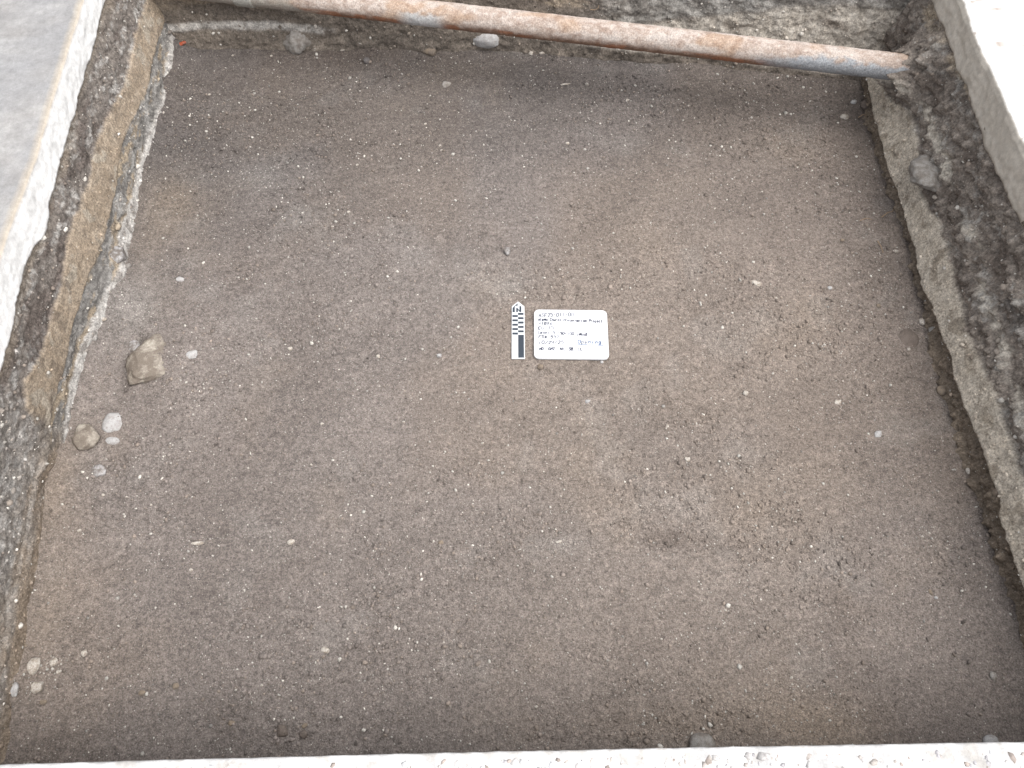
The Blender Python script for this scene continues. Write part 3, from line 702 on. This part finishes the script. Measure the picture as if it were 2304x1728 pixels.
stone(2092, 390, 84, 96, 'grey', 'angular grey stone block set in the right earth section', 'stone_block', tall=.5, wall='R', cat='stone')
stone(2105, 444, 32, 15, 'white', 'small white chip below the grey block in the right section', 'chip', wall='R', rz=-.1, cat='chip')
stone(2025, 186, 16, 8, 'pale', 'pale sliver under the right end of the pipe', 'chip', wall='R', cat='chip')
stone(1901, 263, 22, 15, 'white', 'pinkish white stone in the far right corner, lower of two', rise=.7, tall=.5)
stone(1921, 228, 18, 12, 'pale', 'pale stone in the far right corner, upper of two', rise=.7, tall=.5, rz=.6)
stone(1947, 238, 22, 26, 'brown', 'brown clod at the foot of the section in the far right corner', 'clod', rise=.9, tall=.8, cat='clod')
stone(1578, 1674, 60, 40, 'grey', 'grey cobble peeping out from under the near slab edge', style='round', rise=.9, tall=.7)
stone(2228, 1668, 34, 24, 'pale', 'small pale stone under the near slab edge at far right', style='round', rise=.9, tall=.7)
for px, py, w, h, k, lab in (
    (88, 1501, 32, 38, 'white', 'white crumbly mortar lump low on the left, middle of its row'),
    (94, 1548, 32, 30, 'white', 'brightest white mortar lump low on the left'),
    (125, 1491, 18, 20, 'white', 'small white mortar bit right of the crumbly lump'),
    (135, 1512, 12, 11, 'white', 'tiny white mortar bit under the small one at lower left'),
    (66, 1555, 18, 32, 'pale', 'upright pale mortar bit left of the brightest lump'),
    (27, 1547, 13, 20, 'white', 'white bit in the left section at the frame edge'),
    (193, 1470, 17, 17, 'white', 'lone whitish lump on the floor at lower left'),
    (103, 1581, 15, 14, 'tan', 'tan pebble below the brightest mortar lump')):
    stone(px, py, w, h, k, lab, 'mortar_lump', rise=.5, tall=.7, cat='mortar')
for px, py, w, h, k, lab in (
    (322, 1559, 18, 12, 'tan', 'brown pebble on the dark floor at lower left, left of a round one'),
    (397, 1545, 15, 14, 'tan', 'round brownish pebble on the dark floor at lower left'),
    (523, 1627, 15, 13, 'tan', 'tan pebble near the near slab, lower left'),
    (636, 1645, 32, 26, 'brown', 'brown clod close to the near slab, left of two pebbles'),
    (687, 1633, 15, 10, 'tan', 'tan pebble close to the near slab, upper of two'),
    (685, 1651, 20, 18, 'brown', 'brown stone close to the near slab, lower of two'),
    (732, 1463, 22, 14, 'white', 'cream lime lump beside a crumb patch in the lower floor'),
    (879, 1387, 8, 9, 'tan', 'small tan pebble in the lower middle floor'),
    (654, 1219, 18, 13, 'white', 'whitish stone in the floor, left of a similar tan one'),
    (992, 1221, 13, 11, 'tan', 'pale tan stone right of the whitish one in the lower floor'),
    (445, 1222, 30, 9, 'white', 'long white lime streak in the left foreground floor'),
    (2236, 1521, 17, 18, 'grey', 'grey angular stone in the dark lower right corner'),
    (2094, 1332, 9, 13, 'tan', 'small upright tan chip in the lower right floor'),
    (2106, 1345, 9, 7, 'pale', 'small pale chip beside the upright tan one')):
    stone(px, py, w, h, k, lab, 'stone', rise=.7, tall=.6, cat='stone')
for px, py, w in ((1781, 1525, 9), (1783, 1540, 7), (724, 953, 9), (908, 949, 8), (1086, 998, 8), (1131, 500, 6), (748, 510, 8), (785, 478, 10), (1262, 1117, 6), (1512, 1119, 7), (1571, 1145, 6), (1499, 965, 6), (2074, 1208, 9), (2090, 1200, 8), (2130, 1235, 8), (1975, 1188, 6), (287, 1120, 7), (234, 1115, 10), (341, 1137, 7), (558, 1053, 7), (182, 1196, 11), (430, 1282, 10), (590, 1542, 8), (999, 1446, 6), (1633, 1373, 8), (1488, 1438, 7), (1704, 1612, 9), (1206, 1590, 9), (1411, 227, 8), (1549, 239, 6), (1684, 235, 5), (1702, 231, 5), (690, 378, 6), (804, 371, 8), (990, 326, 7), (993, 337, 7), (957, 279, 8), (787, 201, 6), (472, 215, 8), (612, 131, 8), (525, 128, 7), (1809, 527, 6), (1795, 518, 6), (1746, 672, 7), (1370, 1030, 6), (700, 1045, 7), (1155, 1062, 5), (880, 1120, 6)):
    stone(px, py, w * .85, w * .72, 'white', 'small whitish pebble lying loose on the bare soil floor', 'pebble', 'chip', .62, .7, group='small whitish pebbles on the floor', cat='pebble')

# ------------------------------------------------------------------ rootlets
M_ROOT = flat_mat('dry_root', (.33, .24, .16), .9, .1)
def rootlet(pts, r, label):
    cu = bpy.data.curves.new('tmp', 'CURVE'); cu.dimensions = '3D'; cu.bevel_depth = r; cu.bevel_resolution = 2
    sp = cu.splines.new('POLY')
    P = np.array(pts); t = np.linspace(0, len(P) - 1, 8 * (len(P) - 1) + 1)
    Q = np.stack([np.interp(t, np.arange(len(P)), P[:, k]) for k in range(3)], -1)
    for _ in range(4): Q[1:-1] = (Q[:-2] + 2 * Q[1:-1] + Q[2:]) / 4
    sp.points.add(len(Q) - 1)
    for i, p in enumerate(Q): sp.points[i].co = (*p, 1); sp.points[i].radius = 1 - .6 * i / len(Q)
    tmp = bpy.data.objects.new('tmp', cu)
    me = bpy.data.meshes.new_from_object(tmp); bpy.data.objects.remove(tmp); bpy.data.curves.remove(cu)
    me.name = 'rootlet'; me.materials.append(M_ROOT)
    for p in me.polygons: p.use_smooth = True
    o = bpy.data.objects.new('rootlet', me); col.objects.link(o)
    return tag(o, label, 'root')
def fp(px, py, dz=.002):
    x, y, _ = at(px, py); return (x, y, float(floor_z(x, y)) + dz)
rootlet([fp(1934, 498), fp(1947, 494, .006), fp(1962, 495)], .0011, 'thin curved rootlet lying flat near the right section')
rootlet([fp(1974, 543), fp(1980, 556, .006), fp(1988, 568)], .0012, 'short upright looking rootlet above the cream chip')
rootlet([fp(1984, 488), fp(1996, 480, .008), fp(2008, 476), fp(2011, 470)], .0014, 'crooked root end by the undercut right section')
rootlet([fp(1932, 263), fp(1942, 259, .008), fp(1950, 262)], .0013, 'fine pale rootlet in the far right corner')
s_, z_ = on_wall(1330, 14, 'F')
def wp(px, py, out=.006):
    s, z = on_wall(px, py, 'F'); p = wall_pt('F', np.array([s]), np.array([z]))[0]; return (p[0], p[1] - out, p[2])
rootlet([wp(1328, 16), wp(1338, 13, .012), wp(1345, 7, .014), wp(1347, 1, .01)], .0014, 'curled pale root hanging from the far section above the pipe')

# ------------------------------------------------------------------ photo scale with north arrow
def prism(name, pts, z0, z1, mat, parent=None, bevel=0.0):
    bm = bmesh.new()
    vs_ = [bm.verts.new((x, y, z0)) for x, y in pts]; f = bm.faces.new(vs_)
    if f.normal.z < 0: bmesh.ops.reverse_faces(bm, faces=[f])
    r = bmesh.ops.extrude_face_region(bm, geom=[f])
    bmesh.ops.translate(bm, verts=[v for v in r['geom'] if isinstance(v, bmesh.types.BMVert)], vec=(0, 0, z1 - z0))
    bmesh.ops.recalc_face_normals(bm, faces=bm.faces)
    if bevel:
        es = [e for e in bm.edges if all(abs(v.co.z - z1) < 1e-6 for v in e.verts)]
        bmesh.ops.bevel(bm, geom=es, offset=bevel, segments=2, affect='EDGES')
    me = bpy.data.meshes.new(name); bm.to_mesh(me); bm.free(); me.materials.append(mat)
    o = bpy.data.objects.new(name, me); col.objects.link(o)
    if parent: o.parent = parent
    return o
def rest_z(x0, x1, y0, y1):
    X, Y = np.meshgrid(np.linspace(x0, x1, 40), np.linspace(y0, y1, 40)); return float(np.percentile(floor_z(X, Y), 88))
bz = rest_z(-.001, .0308, .818, .975)
scale = tag(empty('photo_scale', (.0147, .8179, bz)), 'small white north arrow scale bar with black checks lying on the soil', 'scale bar')
def sb(x, y):   # zoomed-photo coordinates of the scale -> local metres
    return ((x - 364) / 238 * .0311, (1168 - y) / 930 * .1433)
prism('board', [sb(245, 1168), sb(483, 1168), sb(480, 238), sb(364, 146), sb(248, 238)], 0, .0028, M_WHITE, scale, .0004)
zp0, zp1 = .0028, .0031
def quad(name, x0, y0, x1, y1): return prism(name, [sb(x0, y1), sb(x1, y1), sb(x1, y0), sb(x0, y0)], zp0, zp1, M_BLACK, scale)
for k in range(5):
    quad('check', 362, 357 + 78.6 * k, 464, 395 + 78.6 * k)
    quad('check', 258, 396 + 78.6 * k, 360, 434 + 78.6 * k)
quad('long_block', 362, 752, 466, 1150)
prism('north_arrow', [sb(x, y) for x, y in ((262, 346), (262, 266), (357, 178), (357, 228), (322, 228), (304, 250), (304, 346))], zp0, zp1, M_BLACK, scale)
prism('north_letter', [sb(x, y) for x, y in ((328, 346), (328, 268), (352, 268), (388, 310), (388, 234), (424, 234), (424, 342), (392, 342), (360, 306), (360, 346))], zp0, zp1, M_BLACK, scale)

# ------------------------------------------------------------------ white identification card with handwriting
cz = rest_z(.05, .226, .816, .951)
CW, CH = .1745, .1334
card = tag(empty('photo_card', (.1383, .8165, cz), math.radians(-.8)), 'white rounded rectangular board with handwritten dig notes lying on the soil', 'board')
pts = []
for cx_, cy_, a0 in ((CW / 2 - .012, CH - .012, 0), (-CW / 2 + .012, CH - .012, 90), (-CW / 2 + .012, .012, 180), (CW / 2 - .012, .012, 270)):
    for k in range(9):
        a = math.radians(a0 + k * 11.25); pts.append((cx_ + .012 * math.cos(a), cy_ + .012 * math.sin(a)))
prism('board', pts, 0, .0055, M_WHITE, card, .0008)
GL = {'A': '00 26 40|12 32', 'S': '45 36 16 05 14 33 42 31 10 01', 'F': '06 00|06 46|03 33', '2': '05 16 36 45 33 00 40', '5': '46 06 04 34 43 41 20 00', '-': '03 33',
 '0': '26 05 01 20 41 45 26', '1': '26 20', 'l': '16 10', 'a': '34 14 02 00 20 34 30', 'm': '00 04 03 14 24 20 24 34 44 40', 'o': '24 03 01 20 41 43 24',
 'C': '45 26 05 01 20 41', 'h': '06 00 03 24 34 30', 'u': '04 01 20 31 34 30', 'r': '04 00 03 14 34', 'c': '33 14 03 01 10 31', 'P': '00 06 36 45 44 33 03',
 'e': '02 32 33 14 03 01 10 30', 's': '34 14 03 31 20 00', 'v': '04 20 44', 't': '16 11 20 30|04 34', 'i': '14 10|15 16', 'n': '00 04 03 24 34 30', 'j': '24 2-1 1-2 0-1|25 26',
 'g': '34 14 03 01 20 34 3-1 2-2 0-1', 'b': '06 00 30 42 33 03', 'd': '46 40 10 02 13 43', '4': '06 03 43|36 30', 'B': '00 06 36 45 34 03 34 42 30 00', 'X': '06 40|00 46',
 '6': '46 14 01 20 41 33 02', 'E': '46 06 00 40|03 33', 'U': '06 01 20 41 46', 'L': '06 00 40', '9': '43 24 05 26 45 40', '(': '26 13 20', ')': '06 13 00', '#': '10 16|30 36|02 42|04 44',
 '7': '06 46 10', '/': '00 46', 'O': '26 05 01 20 41 45 26', 'N': '00 06 40 46', 'D': '00 06 26 44 42 20 00', 'G': '45 26 05 01 20 41 43 23', 'Z': '06 46 00 40', 'H': '00 06|40 46|03 43',
 ',': '10 0-1', 'p': '04 0-2|03 24 33 31 10 01', 'y': '04 22|44 1-2'}
def cu_(x): return (x - 640) / 1322 * CW - CW / 2
def cv_(y): return CH - (y - 297) / 876 * CH
def smooth_line(P):
    P = np.array(P, float)
    if len(P) < 3: return P
    for _ in range(2):
        Q = [P[0]]
        for a, b_ in zip(P[:-1], P[1:]): Q += [a * .75 + b_ * .25, a * .25 + b_ * .75]
        Q.append(P[-1]); P = np.array(Q)
    return P
def ribbon(name, strokes, hw, mat, zt):
    Vv, Ff = [], []
    for S_ in strokes:
        S_ = np.asarray(S_); d = np.gradient(S_, axis=0); d /= np.linalg.norm(d, axis=1)[:, None] + 1e-9
        nrm = np.stack([-d[:, 1], d[:, 0]], -1) * hw
        k = len(Vv)
        for p, q_ in zip(S_, nrm): Vv += [(p[0] + q_[0], p[1] + q_[1], zt), (p[0] - q_[0], p[1] - q_[1], zt)]
        for i in range(len(S_) - 1): Ff.append((k + 2 * i, k + 2 * i + 1, k + 2 * i + 3, k + 2 * i + 2))
    return np_mesh(name, Vv, Ff, mat, smooth=False, parent=card)
gw = np.random.default_rng(5)
INKED = {}
def writing(text, x0, x1, base0, base1, cap, mats, hw=.00085):
    n = len(text); adv = (x1 - x0) / n; groups = {}
    for i, ch in enumerate(text):
        if ch == ' ': continue
        b0 = base0 + (base1 - base0) * i / max(1, n - 1) + gw.uniform(-3, 3)
        wsc = adv * .72 / 4; hs = cap / 6 * gw.uniform(.9, 1.08); xx = x0 + adv * i + gw.uniform(-2, 2)
        for st in GL[ch].split('|'):
            P = [(int(a), int(b_)) for a, b_ in re.findall(r'(\d)(-?\d)', st)]
            P = [(cu_(xx + (a + .12 * b_) * wsc), cv_(b0 - b_ * hs)) for a, b_ in P]
            groups.setdefault(int(gw.random() < mats[1]), []).append(smooth_line(P))
    for k, v in groups.items(): INKED.setdefault((mats[0] if k == 0 else M_INKF).name, []).extend(v)
for text, x0, x1, b0, b1, cap, mats in (
    ('ASF25-011-00', 725, 1365, 438, 418, 66, (M_INK, .2)), ('Alamo Church Preservation Project', 715, 1880, 505, 525, 52, (M_INK, .3)), ('41BX6', 720, 975, 582, 575, 52, (M_INK, .35)),
    ('EU 15', 715, 1000, 668, 660, 58, (M_INK, .3)), ('Level 9 (90-100 cmbd)', 715, 1620, 740, 770, 52, (M_INK, .4)), ('FS# 597', 720, 1095, 818, 825, 50, (M_INK, .3)),
    ('10/24/25', 720, 1175, 925, 915, 56, (M_INK, .5)), ('Opening', 1420, 1850, 905, 905, 62, (M_INKB, .25)), ('ND, GNZ, AH, SB, CL', 735, 1500, 1032, 1028, 54, (M_INK, .3))):
    writing(text, x0, x1, b0, b1, cap, mats)
for mn, strokes in INKED.items():
    tag(ribbon('handwriting', strokes, .00085 if mn != 'faded_marker_ink' else .0007, bpy.data.materials[mn], 0.0059), kind='stuff')
ribbon('underline', [np.array([(cu_(1420), cv_(926)), (cu_(1640), cv_(929)), (cu_(1790), cv_(931)), (cu_(1868), cv_(938))])], .0007, M_INKB, 0.0059)
